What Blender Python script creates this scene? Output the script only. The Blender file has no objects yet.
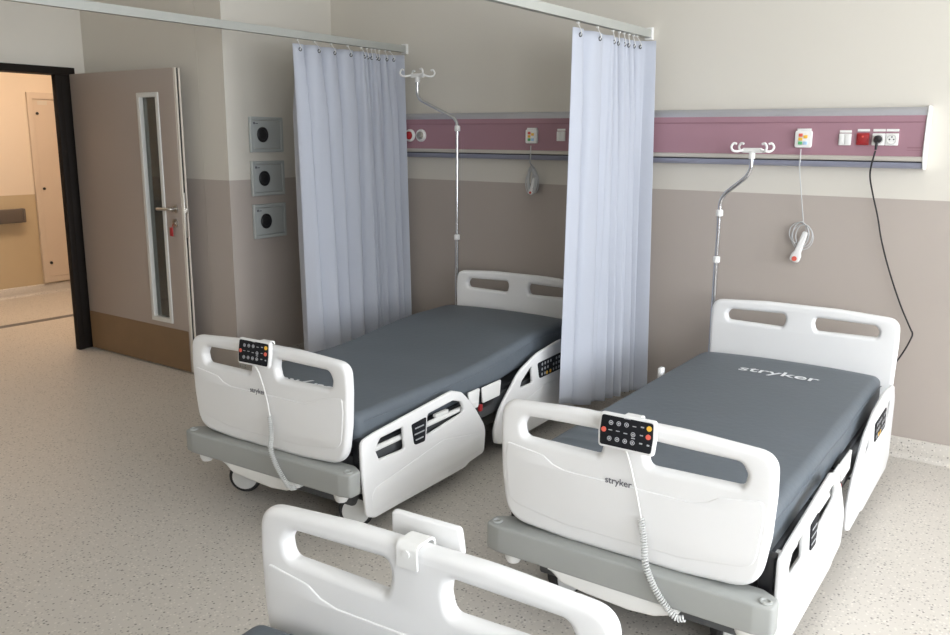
import bpy, bmesh, math, random
from mathutils import Vector, Matrix
random.seed(7)
C = bpy.context.scene.collection
PI = math.pi

# ------------------------------------------------------------------ helpers
def link(o, parent=None):
    C.objects.link(o)
    if parent is not None:
        o.parent = parent
    return o

def tag(o, label=None, cat=None, group=None, kind=None):
    if label: o['label'] = label
    if cat: o['category'] = cat
    if group: o['group'] = group
    if kind: o['kind'] = kind
    return o

def empty(name, loc=(0, 0, 0), rz=0.0):
    o = bpy.data.objects.new(name, None)
    o.empty_display_size = 0.1
    o.location = loc
    o.rotation_euler = (0, 0, rz)
    C.objects.link(o)
    return o

def obj(name, bm, mat, parent=None, smooth=35):
    me = bpy.data.meshes.new(name)
    bmesh.ops.recalc_face_normals(bm, faces=bm.faces)
    bm.to_mesh(me); bm.free()
    mats = mat if isinstance(mat, (list, tuple)) else [mat]
    for m in mats: me.materials.append(m)
    if smooth:
        me.shade_smooth()
        try: me.set_sharp_from_angle(angle=math.radians(smooth))
        except Exception: pass
    return link(bpy.data.objects.new(name, me), parent)

def join_mesh(bm, me, M=None):
    n0 = len(bm.verts)
    bm.from_mesh(me)
    if M is not None:
        bm.verts.ensure_lookup_table()
        bmesh.ops.transform(bm, matrix=M, verts=bm.verts[n0:])

def box(bm, x0, x1, y0, y1, z0, z1, bev=0.0, seg=2, M=None):
    r = bmesh.ops.create_cube(bm, size=1.0)
    vs = r['verts']
    for v in vs:
        v.co = Vector(((x0 + x1) / 2 + v.co.x * (x1 - x0), (y0 + y1) / 2 + v.co.y * (y1 - y0), (z0 + z1) / 2 + v.co.z * (z1 - z0)))
    if M is not None: bmesh.ops.transform(bm, matrix=M, verts=vs)
    if bev > 0:
        es = list({e for v in vs for e in v.link_edges})
        bmesh.ops.bevel(bm, geom=es, offset=bev, segments=seg, affect='EDGES', profile=0.5)

def bx(*a, **k):
    bm = bmesh.new(); box(bm, *a, **k); return bm

def tube(bm, pts, r, n=10, caps=True):
    """a round tube along a polyline; r a number or one per point"""
    pts = [Vector(p) for p in pts]
    rs = r if isinstance(r, (list, tuple)) else [r] * len(pts)
    prev = None; rings = []
    for i, p in enumerate(pts):
        a = pts[max(i - 1, 0)]; b = pts[min(i + 1, len(pts) - 1)]
        t = (b - a).normalized()
        if prev is None:
            u = t.orthogonal().normalized()
        else:
            u = (prev - t * prev.dot(t)).normalized()
        prev = u
        w = t.cross(u)
        rings.append([bm.verts.new(p + (u * math.cos(2 * PI * k / n) + w * math.sin(2 * PI * k / n)) * rs[i]) for k in range(n)])
    for a, b in zip(rings, rings[1:]):
        for k in range(n):
            bm.faces.new((a[k], a[(k + 1) % n], b[(k + 1) % n], b[k]))
    if caps:
        bm.faces.new(rings[0][::-1]); bm.faces.new(rings[-1])

def smooth_path(pts, n=8):
    """Catmull-Rom through the points"""
    P = [Vector(p) for p in pts]
    P = [P[0] * 2 - P[1]] + P + [P[-1] * 2 - P[-2]]
    out = []
    for i in range(1, len(P) - 2):
        for k in range(n):
            t = k / n
            a, b, c, d = P[i - 1], P[i], P[i + 1], P[i + 2]
            out.append(0.5 * ((2 * b) + (c - a) * t + (2 * a - 5 * b + 4 * c - d) * t * t + (3 * b - a - 3 * c + d) * t ** 3))
    out.append(P[-2])
    return out

def fillet_path(pts, r, n=6):
    """polyline whose inner corners are rounded with radius about r (3-D)"""
    P = [Vector(p) for p in pts]
    out = [P[0]]
    for i in range(1, len(P) - 1):
        a = (P[i - 1] - P[i]); b = (P[i + 1] - P[i])
        d = min(r, a.length * .45, b.length * .45)
        p0 = P[i] + a.normalized() * d; p2 = P[i] + b.normalized() * d
        for k in range(n + 1):
            t = k / n
            out.append(p0 * (1 - t) ** 2 + P[i] * 2 * t * (1 - t) + p2 * t * t)
    out.append(P[-1])
    return out

def rpoly(pts, n=7):
    """closed 2-D outline; each point (x, y, corner radius)"""
    out = []
    m = len(pts)
    for i in range(m):
        p = Vector(pts[i][:2]); r = pts[i][2] if len(pts[i]) > 2 else 0
        a = Vector(pts[i - 1][:2]) - p; b = Vector(pts[(i + 1) % m][:2]) - p
        if r <= 0:
            out.append(p[:]); continue
        ang = a.angle(b)
        d = min(r / max(math.tan(ang / 2), 1e-3), a.length * .49, b.length * .49)
        p0 = p + a.normalized() * d; p2 = p + b.normalized() * d
        for k in range(n + 1):
            t = k / n
            q = p0 * (1 - t) ** 2 + p * 2 * t * (1 - t) + p2 * t * t
            out.append((q.x, q.y))
    return out

def plate(outlines, depth, bev, M, bres=4):
    """a solid plate with holes: 2-D outlines extruded to the given depth with rounded rims, placed with M"""
    cu = bpy.data.curves.new('tmp', 'CURVE')
    cu.dimensions = '2D'; cu.fill_mode = 'BOTH'
    cu.extrude = max(depth / 2 - bev, 1e-5); cu.bevel_depth = bev; cu.bevel_resolution = bres; cu.offset = -bev
    for ol in outlines:
        s = cu.splines.new('POLY'); s.points.add(len(ol) - 1); s.use_cyclic_u = True
        for p, q in zip(s.points, ol): p.co = (q[0], q[1], 0, 1)
    o = bpy.data.objects.new('tmp', cu); C.objects.link(o)
    dg = bpy.context.evaluated_depsgraph_get()
    me = bpy.data.meshes.new_from_object(o.evaluated_get(dg))
    bm = bmesh.new(); join_mesh(bm, me, M)
    bmesh.ops.remove_doubles(bm, verts=bm.verts, dist=1e-5)
    bpy.data.objects.remove(o); bpy.data.curves.remove(cu); bpy.data.meshes.remove(me)
    return bm

def text_bm(s, width, M, depth=0.0006, offset=0.0, ysc=1.0, shear=0.0):
    cu = bpy.data.curves.new('tmp', 'FONT'); cu.body = s; cu.size = 1.0
    cu.align_x = 'CENTER'; cu.align_y = 'CENTER'; cu.extrude = 0; cu.offset = offset; cu.shear = shear; cu.resolution_u = 4
    o = bpy.data.objects.new('tmp', cu); C.objects.link(o)
    dg = bpy.context.evaluated_depsgraph_get()
    me = bpy.data.meshes.new_from_object(o.evaluated_get(dg))
    xs = [v.co.x for v in me.vertices]; w = max(xs) - min(xs); cx = (max(xs) + min(xs)) / 2
    k = width / w
    bm = bmesh.new()
    join_mesh(bm, me, M @ Matrix.Diagonal((k, k * ysc, 1, 1)) @ Matrix.Translation((-cx, 0, 0)))
    bpy.data.objects.remove(o); bpy.data.curves.remove(cu); bpy.data.meshes.remove(me)
    return bm

def disc(bm, c, r, h, axis='Z', n=20, r2=None, M=None):
    R = {'Z': Matrix.Identity(4), 'X': Matrix.Rotation(PI / 2, 4, 'Y'), 'Y': Matrix.Rotation(PI / 2, 4, 'X')}[axis]
    T = Matrix.Translation(c) @ R
    if M is not None: T = M @ T
    bmesh.ops.create_cone(bm, cap_ends=True, segments=n, radius1=r, radius2=r if r2 is None else r2, depth=h, matrix=T)

def torus(bm, c, R, r, M=None, n=24, m=8):
    base = Matrix.Translation(c) @ (M if M is not None else Matrix.Identity(4))
    g = [[bm.verts.new(base @ Vector(((R + r * math.cos(2 * PI * j / m)) * math.cos(2 * PI * i / n), (R + r * math.cos(2 * PI * j / m)) * math.sin(2 * PI * i / n), r * math.sin(2 * PI * j / m)))) for j in range(m)] for i in range(n)]
    for i in range(n):
        for j in range(m):
            bm.faces.new((g[i][j], g[(i + 1) % n][j], g[(i + 1) % n][(j + 1) % m], g[i][(j + 1) % m]))

def lathe(bm, prof, M, n=24):
    """profile of (radius, height) turned about Z, placed with M"""
    rings = []
    for r, z in prof:
        rings.append([bm.verts.new(M @ Vector((r * math.cos(2 * PI * k / n), r * math.sin(2 * PI * k / n), z))) for k in range(n)])
    for a, b in zip(rings, rings[1:]):
        for k in range(n): bm.faces.new((a[k], a[(k + 1) % n], b[(k + 1) % n], b[k]))
    bm.faces.new(rings[0][::-1]); bm.faces.new(rings[-1])

def copy_tree(o, parent=None):
    c = o.copy(); C.objects.link(c)
    if parent is not None: c.parent = parent
    for ch in list(o.children): copy_tree(ch, c)
    return c

# orientation matrices: 2-D plate (u, v) -> world plane, thickness along the remaining axis
def XZ(y):   # u = x, v = z, the plate's front (+local z) looks towards -y
    return Matrix(((1, 0, 0, 0), (0, 0, -1, y), (0, 1, 0, 0), (0, 0, 0, 1)))
def YZ(x):   # u = y, v = z, front looks towards +x
    return Matrix(((0, 0, 1, x), (1, 0, 0, 0), (0, 1, 0, 0), (0, 0, 0, 1)))
def XY(z):
    return Matrix.Translation((0, 0, z))

# ------------------------------------------------------------------ materials
def mat(name, col, rough=0.5, metal=0.0, var=0.0, scale=8.0, bump=0.0, bscale=60.0, spec=0.5, emit=None, estr=0.0):
    m = bpy.data.materials.new(name); m.use_nodes = True
    nt = m.node_tree; b = nt.nodes['Principled BSDF']
    b.inputs['Base Color'].default_value = (*col, 1)
    b.inputs['Roughness'].default_value = rough
    b.inputs['Metallic'].default_value = metal
    b.inputs['Specular IOR Level'].default_value = spec
    tc = nt.nodes.new('ShaderNodeTexCoord')
    if var > 0:
        n = nt.nodes.new('ShaderNodeTexNoise'); n.inputs['Scale'].default_value = scale; n.inputs['Detail'].default_value = 4
        nt.links.new(tc.outputs['Object'], n.inputs['Vector'])
        mx = nt.nodes.new('ShaderNodeMix'); mx.data_type = 'RGBA'
        mx.inputs['A'].default_value = (*[c * (1 - var) for c in col], 1)
        mx.inputs['B'].default_value = (*[min(1, c * (1 + var)) for c in col], 1)
        nt.links.new(n.outputs['Fac'], mx.inputs['Factor'])
        nt.links.new(mx.outputs['Result'], b.inputs['Base Color'])
    if bump > 0:
        n2 = nt.nodes.new('ShaderNodeTexNoise'); n2.inputs['Scale'].default_value = bscale; n2.inputs['Detail'].default_value = 3
        nt.links.new(tc.outputs['Object'], n2.inputs['Vector'])
        bp = nt.nodes.new('ShaderNodeBump'); bp.inputs['Strength'].default_value = bump; bp.inputs['Distance'].default_value = 0.01
        nt.links.new(n2.outputs['Fac'], bp.inputs['Height']); nt.links.new(bp.outputs['Normal'], b.inputs['Normal'])
    if emit:
        b.inputs['Emission Color'].default_value = (*emit, 1); b.inputs['Emission Strength'].default_value = estr
    return m

def wall_mat(name, upper, lower, zsplit):
    """two-tone paint: the lower wall is painted another colour up to zsplit"""
    m = mat(name, upper, 0.75, spec=0.25, bump=0.05, bscale=250)
    nt = m.node_tree; b = nt.nodes['Principled BSDF']
    g = nt.nodes.new('ShaderNodeNewGeometry'); s = nt.nodes.new('ShaderNodeSeparateXYZ')
    nt.links.new(g.outputs['Position'], s.inputs['Vector'])
    c = nt.nodes.new('ShaderNodeMath'); c.operation = 'GREATER_THAN'; c.inputs[1].default_value = zsplit
    nt.links.new(s.outputs['Z'], c.inputs[0])
    mx = nt.nodes.new('ShaderNodeMix'); mx.data_type = 'RGBA'
    mx.inputs['A'].default_value = (*lower, 1); mx.inputs['B'].default_value = (*upper, 1)
    nt.links.new(c.outputs[0], mx.inputs['Factor'])
    n = nt.nodes.new('ShaderNodeTexNoise'); n.inputs['Scale'].default_value = 1.5
    nt.links.new(g.outputs['Position'], n.inputs['Vector'])
    h = nt.nodes.new('ShaderNodeMapRange'); h.inputs['To Min'].default_value = 0.96; h.inputs['To Max'].default_value = 1.04
    nt.links.new(n.outputs['Fac'], h.inputs['Value'])
    mul = nt.nodes.new('ShaderNodeVectorMath'); mul.operation = 'SCALE'
    nt.links.new(mx.outputs['Result'], mul.inputs[0]); nt.links.new(h.outputs['Result'], mul.inputs['Scale'])
    nt.links.new(mul.outputs['Vector'], b.inputs['Base Color'])
    return m

def floor_mat(name, base, rough=0.42):
    """speckled sheet vinyl"""
    m = mat(name, base, rough, spec=0.4)
    nt = m.node_tree; b = nt.nodes['Principled BSDF']
    g = nt.nodes.new('ShaderNodeNewGeometry')
    cur = None
    def layer(prev, scale, thr, col, prob, seed):
        mp = nt.nodes.new('ShaderNodeMapping'); mp.inputs['Location'].default_value = (seed, seed * 1.7, seed * .3)
        nt.links.new(g.outputs['Position'], mp.inputs['Vector'])
        v = nt.nodes.new('ShaderNodeTexVoronoi'); v.inputs['Scale'].default_value = scale
        nt.links.new(mp.outputs['Vector'], v.inputs['Vector'])
        lt = nt.nodes.new('ShaderNodeMath'); lt.operation = 'LESS_THAN'; lt.inputs[1].default_value = thr
        nt.links.new(v.outputs['Distance'], lt.inputs[0])
        sc = nt.nodes.new('ShaderNodeSeparateColor'); nt.links.new(v.outputs['Color'], sc.inputs['Color'])
        l2 = nt.nodes.new('ShaderNodeMath'); l2.operation = 'LESS_THAN'; l2.inputs[1].default_value = prob
        nt.links.new(sc.outputs['Red'], l2.inputs[0])
        mu = nt.nodes.new('ShaderNodeMath'); mu.operation = 'MULTIPLY'
        nt.links.new(lt.outputs[0], mu.inputs[0]); nt.links.new(l2.outputs[0], mu.inputs[1])
        mx = nt.nodes.new('ShaderNodeMix'); mx.data_type = 'RGBA'
        if prev is None: mx.inputs['A'].default_value = (*base, 1)
        else: nt.links.new(prev, mx.inputs['A'])
        mx.inputs['B'].default_value = (*col, 1)
        nt.links.new(mu.outputs[0], mx.inputs['Factor'])
        return mx.outputs['Result']
    cur = layer(cur, 70, .30, tuple(min(1, c * 1.18) for c in base), .5, 3.1)
    cur = layer(cur, 75, .30, tuple(c * .72 for c in base), .45, 11.7)
    cur = layer(cur, 55, .24, tuple(c * .42 for c in base), .40, 23.3)
    nt.links.new(cur, b.inputs['Base Color'])
    return m

UP = (.635, .605, .54); LO = (.435, .385, .345)
M = {
 'wall': wall_mat('painted_wall', UP, LO, 1.336),
 'corridor_wall': wall_mat('corridor_wall', (.72, .62, .50), (.50, .40, .26), 1.03),
 'ceiling': mat('ceiling_paint', (.75, .75, .72), .9),
 'floor': floor_mat('speckled_vinyl', (.55, .515, .465)),
 'white': mat('white_plastic', (.765, .765, .76), .34, var=.015, scale=3),
 'white2': mat('white_fittings', (.78, .78, .76), .4),
 'rail': mat('grey_white_rail', (.40, .41, .38), .45, var=.02),
 'bumper': mat('grey_bumper', (.335, .345, .33), .5, var=.03),
 'dark': mat('dark_frame', (.03, .032, .036), .5, var=.1),
 'steel_dark': mat('dark_grey_steel', (.10, .105, .11), .45, metal=.4, var=.05),
 'mattress': mat('grey_mattress_cover', (.108, .127, .146), .5, var=.06, scale=5, bump=.12, bscale=35, spec=.4),
 'black': mat('black_plastic', (.012, .012, .014), .35, var=.05),
 'blackface': mat('black_keypad', (.010, .011, .014), .6, var=.05, spec=.2),
 'letter_white': mat('white_print', (.82, .84, .86), .6, var=.01),
 'letter_dark': mat('dark_print', (.10, .10, .12), .5, var=.01),
 'ring': mat('button_ring', (.42, .43, .45), .5, var=.02),
 'red': mat('red_plastic', (.36, .02, .025), .4, var=.03),
 'redbtn': mat('coral_button', (.72, .13, .09), .45, var=.03),
 'yellow': mat('amber_button', (.85, .50, .06), .45, var=.03),
 'green': mat('green_button', (.10, .42, .16), .45, var=.03),
 'blue': mat('blue_button', (.40, .60, .80), .45, var=.03),
 'chrome': mat('chromed_tube', (.62, .63, .65), .18, metal=1.0, var=.02),
 'steel': mat('brushed_steel', (.55, .53, .49), .32, metal=1.0, var=.03),
 'coil': mat('grey_cord', (.60, .61, .60), .5, var=.03),
 'clearcord': mat('pale_grey_cord', (.52, .53, .53), .4, var=.03),
 'mauve': mat('mauve_panel', (.34, .19, .23), .45, var=.02, scale=3),
 'mauve_d': mat('mauve_groove', (.27, .14, .175), .5, var=.02),
 'alu': mat('anodised_strip', (.50, .50, .53), .35, metal=.55, var=.02),
 'alu_beige': mat('beige_strip', (.56, .53, .48), .4, metal=.3, var=.02),
 'alu_blue': mat('lavender_grey_strip', (.36, .375, .47), .4, metal=.3, var=.02),
 'cabinet': mat('grey_painted_steel', (.43, .455, .445), .45, metal=.1, var=.02),
 'door': mat('taupe_door_laminate', (.36, .305, .265), .5, var=.025, scale=2),
 'kick': mat('brown_kick_plate', (.20, .125, .065), .5, var=.12, scale=6),
 'doorframe': mat('black_door_frame', (.014, .011, .009), .6, var=.1, spec=.15),
 'bead': mat('pale_grey_bead', (.60, .60, .57), .4, var=.02),
 'edge': mat('cream_door_edge', (.60, .55, .47), .5, var=.02),
 'handrail': mat('dark_taupe_handrail', (.12, .10, .085), .5, var=.05),
 'panel_door': mat('cream_panel', (.60, .50, .40), .5, var=.02),
 'stripe': mat('grey_floor_stripe', (.15, .14, .14), .5, var=.05),
 'tyre': mat('black_rubber', (.02, .02, .022), .6, var=.1),
 'hub': mat('white_hub_cover', (.70, .71, .70), .4, var=.02),
 'winframe': mat('white_window_frame', (.8, .8, .8), .4, var=.01),
}
def glass_mat():
    m = bpy.data.materials.new('door_glass'); m.use_nodes = True
    nt = m.node_tree; b = nt.nodes['Principled BSDF']
    b.inputs['Base Color'].default_value = (.42, .45, .43, 1); b.inputs['Roughness'].default_value = .03
    b.inputs['Transmission Weight'].default_value = .9; b.inputs['IOR'].default_value = 1.45
    return m
M['glass'] = glass_mat()
def cloth_mat(name, col):
    m = bpy.data.materials.new(name); m.use_nodes = True
    nt = m.node_tree; b = nt.nodes['Principled BSDF']; out = nt.nodes['Material Output']
    b.inputs['Base Color'].default_value = (*col, 1); b.inputs['Roughness'].default_value = .85; b.inputs['Specular IOR Level'].default_value = .15
    tc = nt.nodes.new('ShaderNodeTexCoord'); n = nt.nodes.new('ShaderNodeTexNoise'); n.inputs['Scale'].default_value = 9; n.inputs['Detail'].default_value = 5
    nt.links.new(tc.outputs['Object'], n.inputs['Vector'])
    bp = nt.nodes.new('ShaderNodeBump'); bp.inputs['Strength'].default_value = .25; bp.inputs['Distance'].default_value = .02
    nt.links.new(n.outputs['Fac'], bp.inputs['Height']); nt.links.new(bp.outputs['Normal'], b.inputs['Normal'])
    tr = nt.nodes.new('ShaderNodeBsdfTranslucent'); tr.inputs['Color'].default_value = (*col, 1)
    ms = nt.nodes.new('ShaderNodeMixShader'); ms.inputs[0].default_value = .22
    nt.links.new(b.outputs[0], ms.inputs[1]); nt.links.new(tr.outputs[0], ms.inputs[2]); nt.links.new(ms.outputs[0], out.inputs['Surface'])
    return m
M['curtain'] = cloth_mat('pale_lavender_cloth', (.56, .59, .66))

# ------------------------------------------------------------------ room shell
YB = 4.747          # back wall
XD = -6.2           # wall with the doorway
YN = 3.67           # short wall beside the open door
XR = 2.5            # window wall
YF = -3.2           # wall behind the camera
H = 2.95
XC = -8.72          # far corridor wall
def structure(o, label, cat):
    o['kind'] = 'structure'; o['label'] = label; o['category'] = cat; return o

fl = bmesh.new(); box(fl, XC - .1, XR + .1, YF - .1, 7.2, -.1, 0)
structure(obj('floor', fl, M['floor'], smooth=0), 'beige speckled vinyl floor of the ward and corridor', 'floor')
structure(obj('ceiling', bx(XC - .1, XR + .1, YF - .1, 7.2, H, H + .1), M['ceiling'], smooth=0), 'plain white ceiling over the ward', 'ceiling')
structure(obj('wall_back', bx(-4.86, XR + .1, YB, YB + .12, 0, H), M['wall'], smooth=0), 'long wall behind the beds, cream above and taupe below', 'wall')
# niche wall: runs from (-4.60, 3.67) to (-4.70, 4.747)
nb = bmesh.new()
q = [(-4.60, YN), (-4.70, YB), (-4.86, YB), (-4.86, YN)]
lo = [nb.verts.new((x, y, 0)) for x, y in q]; hi = [nb.verts.new((x, y, H)) for x, y in q]
nb.faces.new(lo[::-1]); nb.faces.new(hi)
for i in range(4): nb.faces.new((lo[i], lo[(i + 1) % 4], hi[(i + 1) % 4], hi[i]))
structure(obj('wall_niche', nb, M['wall'], smooth=0), 'narrow wall with three grey boxes between door recess and curtain', 'wall')
structure(obj('wall_recess', bx(XD - .12, -4.862, YN, YN + .10, 0, H), M['wall'], smooth=0), 'short wall behind the open taupe door', 'wall')
wl = bmesh.new()
DY0, DY1, DZ = 2.20, 3.545, 2.10
box(wl, XD - .12, XD, YF, DY0 - .04, 0, H)
box(wl, XD - .12, XD, DY0 - .04, DY1, DZ, H)
box(wl, XD - .12, XD, DY1, YN, 0, H)
structure(obj('wall_left', wl, M['wall'], smooth=0), 'dim wall around the black framed doorway', 'wall')
wr = bmesh.new()
WINS = [(-2.6, -0.5), (-.2, 1.9), (2.2, 4.3)]
WZ0, WZ1 = .85, 2.65
ys = [YF] + [v for w in WINS for v in w] + [YB]
for a, b in zip(ys[0::2], ys[1::2]): box(wr, XR, XR + .12, a, b, 0, H)
for a, b in WINS:
    box(wr, XR, XR + .12, a, b, 0, WZ0); box(wr, XR, XR + .12, a, b, WZ1, H)
structure(obj('wall_right', wr, M['wall'], smooth=0), 'wall with the daylight windows', 'wall')
structure(obj('wall_front', bx(XD - .12, XR + .12, YF - .12, YF, 0, H), M['wall'], smooth=0), 'ward wall facing the foot of the beds', 'wall')
# corridor
structure(obj('wall_corridor', bx(XC - .1, XC, .6, 7.0, 0, H), M['corridor_wall'], smooth=0), 'warm lit corridor wall seen through the doorway', 'wall')
structure(obj('wall_corridor_end', bx(XC, XD - .12, 7.0, 7.1, 0, H), M['corridor_wall'], smooth=0), 'end wall of the corridor', 'wall')
structure(obj('wall_corridor_near', bx(XC, XD - .12, .5, .6, 0, H), M['corridor_wall'], smooth=0), 'near end wall of the corridor', 'wall')
structure(obj('wall_corridor_inner', bx(XD - .24, XD - .121, YN + .1, 7.0, 0, H), M['corridor_wall'], smooth=0), 'corridor side of the ward wall', 'wall')

def cove(bm, p0, p1, nrm, h=.105, t=.014, r=.035):
    """coved skirting swept from p0 to p1, nrm pointing into the room"""
    prof = [(0.001, h), (t * .6, h), (t, h - .006), (t, r)]
    for k in range(1, 7):
        a = k / 6 * PI / 2
        prof.append((t + r * (1 - math.cos(a)), r * (1 - math.sin(a)) + .001))
    prof.append((0.001, .001))
    p0 = Vector(p0); p1 = Vector(p1); nrm = Vector(nrm).normalized()
    rows = [[bm.verts.new(p + nrm * a + Vector((0, 0, b))) for a, b in prof] for p in (p0, p1)]
    n = len(prof)
    for k in range(n): bm.faces.new((rows[0][k], rows[0][(k + 1) % n], rows[1][(k + 1) % n], rows[1][k]))
    bm.faces.new(rows[0]); bm.faces.new(rows[1][::-1])
b_ = bmesh.new(); cove(b_, (-4.69, YB, 0), (XR, YB, 0), (0, -1, 0))
structure(obj('baseboard_back', b_, M['floor'], smooth=50), 'coved speckled vinyl skirting along the back wall', 'skirting')
b_ = bmesh.new(); cove(b_, (-4.60, YN, 0), (-4.697, YB - .05, 0), (1, .1, 0))
structure(obj('baseboard_niche', b_, M['floor'], smooth=50), 'coved skirting below the grey boxes', 'skirting')
b_ = bmesh.new(); cove(b_, (XC, .6, 0), (XC, 7.0, 0), (1, 0, 0))
structure(obj('baseboard_corridor', b_, M['floor'], smooth=50), 'coved skirting along the corridor wall', 'skirting')
structure(obj('trim_1', bx(-7.495, -7.405, .6, 7.0, 0.0002, .0022), M['stripe'], smooth=0), 'dark grey stripe inlaid in the corridor floor', 'floor stripe')

# door frame
df = bmesh.new()
box(df, XD - .02, XD + .035, 3.42, 3.468, 0, DZ - .048, .004)
box(df, XD - .10, XD + .02, 3.468, 3.552, 0, DZ - .048, .004)
box(df, XD - .13, XD + .035, DY0 - .05, DY0 + .03, 0, DZ - .048, .004)
box(df, XD - .13, XD + .045, DY0 - .06, 3.567, DZ - .048, DZ + .004, .004)
structure(obj('trim_2', df, M['doorframe']), 'black steel frame around the doorway', 'door frame')

# door leaf, swung open against the recess
LX0, LX1, LY0, LY1, LZ0, LZ1 = -6.145, -4.915, 3.515, 3.562, .008, 2.055
gx0, gx1, gz0, gz1 = -5.325, -5.085, .335, 1.905
dl = plate([[(LX0, LZ0), (LX1, LZ0), (LX1, LZ1), (LX0, LZ1)], [(gx0 + .03, gz0 + .03), (gx1 - .03, gz0 + .03), (gx1 - .03, gz1 - .03), (gx0 + .03, gz1 - .03)]], LY1 - LY0, .002, XZ((LY0 + LY1) / 2), 1)
door = structure(obj('door_1', dl, M['door']), 'open taupe door with narrow glass strip and brown kick plate', 'door')
o_ = [(gx0, gz0, .006), (gx1, gz0, .006), (gx1, gz1, .006), (gx0, gz1, .006)]
i_ = [(gx0 + .031, gz0 + .031), (gx1 - .031, gz0 + .031), (gx1 - .031, gz1 - .031), (gx0 + .031, gz1 - .031)]
wf = obj('vision_frame', plate([rpoly(o_, 3), i_], LY1 - LY0 + .018, .003, XZ((LY0 + LY1) / 2), 2), M['bead'], door)
obj('glass_pane', bx(gx0 + .03, gx1 - .03, 3.535, 3.543, gz0 + .03, gz1 - .03), M['glass'], wf, smooth=0)
obj('kick_plate', bx(LX0 + .004, LX1 - .004, LY0 - .003, LY0, .012, .30, .001, 1), M['kick'], door)
ed = bmesh.new(); box(ed, LX1, LX1 + .014, LY0 + .004, LY0 + .016, LZ0, LZ1); box(ed, LX1, LX1 + .014, LY1 - .016, LY1 - .004, LZ0, LZ1)
obj('door_edge', ed, M['edge'], door)
obj('edge_seal', bx(LX1, LX1 + .008, LY0 + .016, LY1 - .016, LZ0, LZ1), M['black'], door)
obj('lock_plate', bx(LX1 + .0081, LX1 + .016, LY0 + .014, LY1 - .014, .95, 1.25, .002), M['steel'], door)
obj('latch', bx(LX1 + .014, LX1 + .030, LY0 + .018, LY1 - .018, 1.11, 1.15, .004), M['steel'], door)
for s, yy in ((-1, LY0), (1, LY1)):
    hb = bmesh.new()
    disc(hb, (-4.975, yy + s * .005, 1.14), .027, .01, 'Y', 24)
    tube(hb, fillet_path([(-4.975, yy, 1.14), (-4.975, yy + s * .05, 1.14), (-5.115, yy + s * .05, 1.135)], .02), .010, 12)
    obj('door_handle', hb, M['steel'], door)
    kb = bmesh.new(); disc(kb, (-4.982, yy + s * .006, 1.045), .026, .012, 'Y', 24)
    disc(kb, (-4.982, yy + s * .014, 1.045), .012, .010, 'Y', 16)
    obj('key_cylinder', kb, M['steel'], door)
kt = bmesh.new(); box(kt, -5.03, -4.995, LY0 - .022, LY0 - .017, .955, 1.015, .002)
tube(kt, [(-4.985, LY0 - .02, 1.04), (-4.995, LY0 - .022, 1.025), (-5.008, LY0 - .02, 1.01)], .002, 6)
obj('key_tag', kt, M['red'], door)

# windows in the window wall (beside the camera, out of its frame)
for i, (a, b) in enumerate(WINS):
    w = bmesh.new()
    mid = (a + b) / 2
    for y0, y1 in ((a, a + .06), (b - .06, b), (mid - .04, mid + .04)): box(w, XR + .03, XR + .09, y0, y1, WZ0, WZ1, .004)
    for z0, z1 in ((WZ0, WZ0 + .06), (WZ1 - .06, WZ1)): box(w, XR + .03, XR + .09, a + .06, b - .06, z0, z1, .004)
    o = structure(obj('window_%d' % (i + 1), w, M['winframe']), ['white framed ward window behind the camera', 'white framed ward window beside the camera', 'white framed ward window closest to the back wall'][i], 'window')
    obj('window_sill', bx(XR - .12, XR, a - .05, b + .05, WZ0 - .03, WZ0, .004), M['winframe'], o)

# ------------------------------------------------------------------ corridor fittings
hr = empty('corridor_handrail', (XC, 3.0, .83))
tag(hr, 'dark taupe handrail on the warm lit corridor wall', 'handrail')
obj('rail', bx(.045, .085, -2.2, 1.33, -.07, .07, .012, 3), M['handrail'], hr)
obj('end_return', bx(.003, .085, 1.33, 1.362, -.07, .07, .012, 3), M['handrail'], hr)
for y in (-2.0, -.9, .2, 1.2): obj('bracket', bx(.003, .05, y - .03, y + .03, -.04, .04, .004), M['handrail'], hr)
sp = empty('service_panel', (XC + .002, 4.51, .118))
tag(sp, 'cream riser cupboard door on the corridor wall', 'cupboard')
o_ = [(0, 0), (.92, 0), (.92, 1.92), (0, 1.92)]; i_ = [(.055, .055), (.865, .055), (.865, 1.855), (.055, 1.855)]
obj('panel_frame', plate([o_, i_], .03, .003, YZ(.0155), 2), M['panel_door'], sp)
obj('panel_door', bx(.002, .022, .058, .862, .058, 1.852, .002, 1), M['panel_door'], sp)
for z in (1.715, .965, .20):
    kb = bmesh.new(); disc(kb, (.026, .09, z), .014, .012, 'X', 16); obj('lock', kb, M['black'], sp)
obj('number_plate', bx(.022, .025, .10, .20, 1.80, 1.84, .001, 1), M['edge'], sp)

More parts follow.
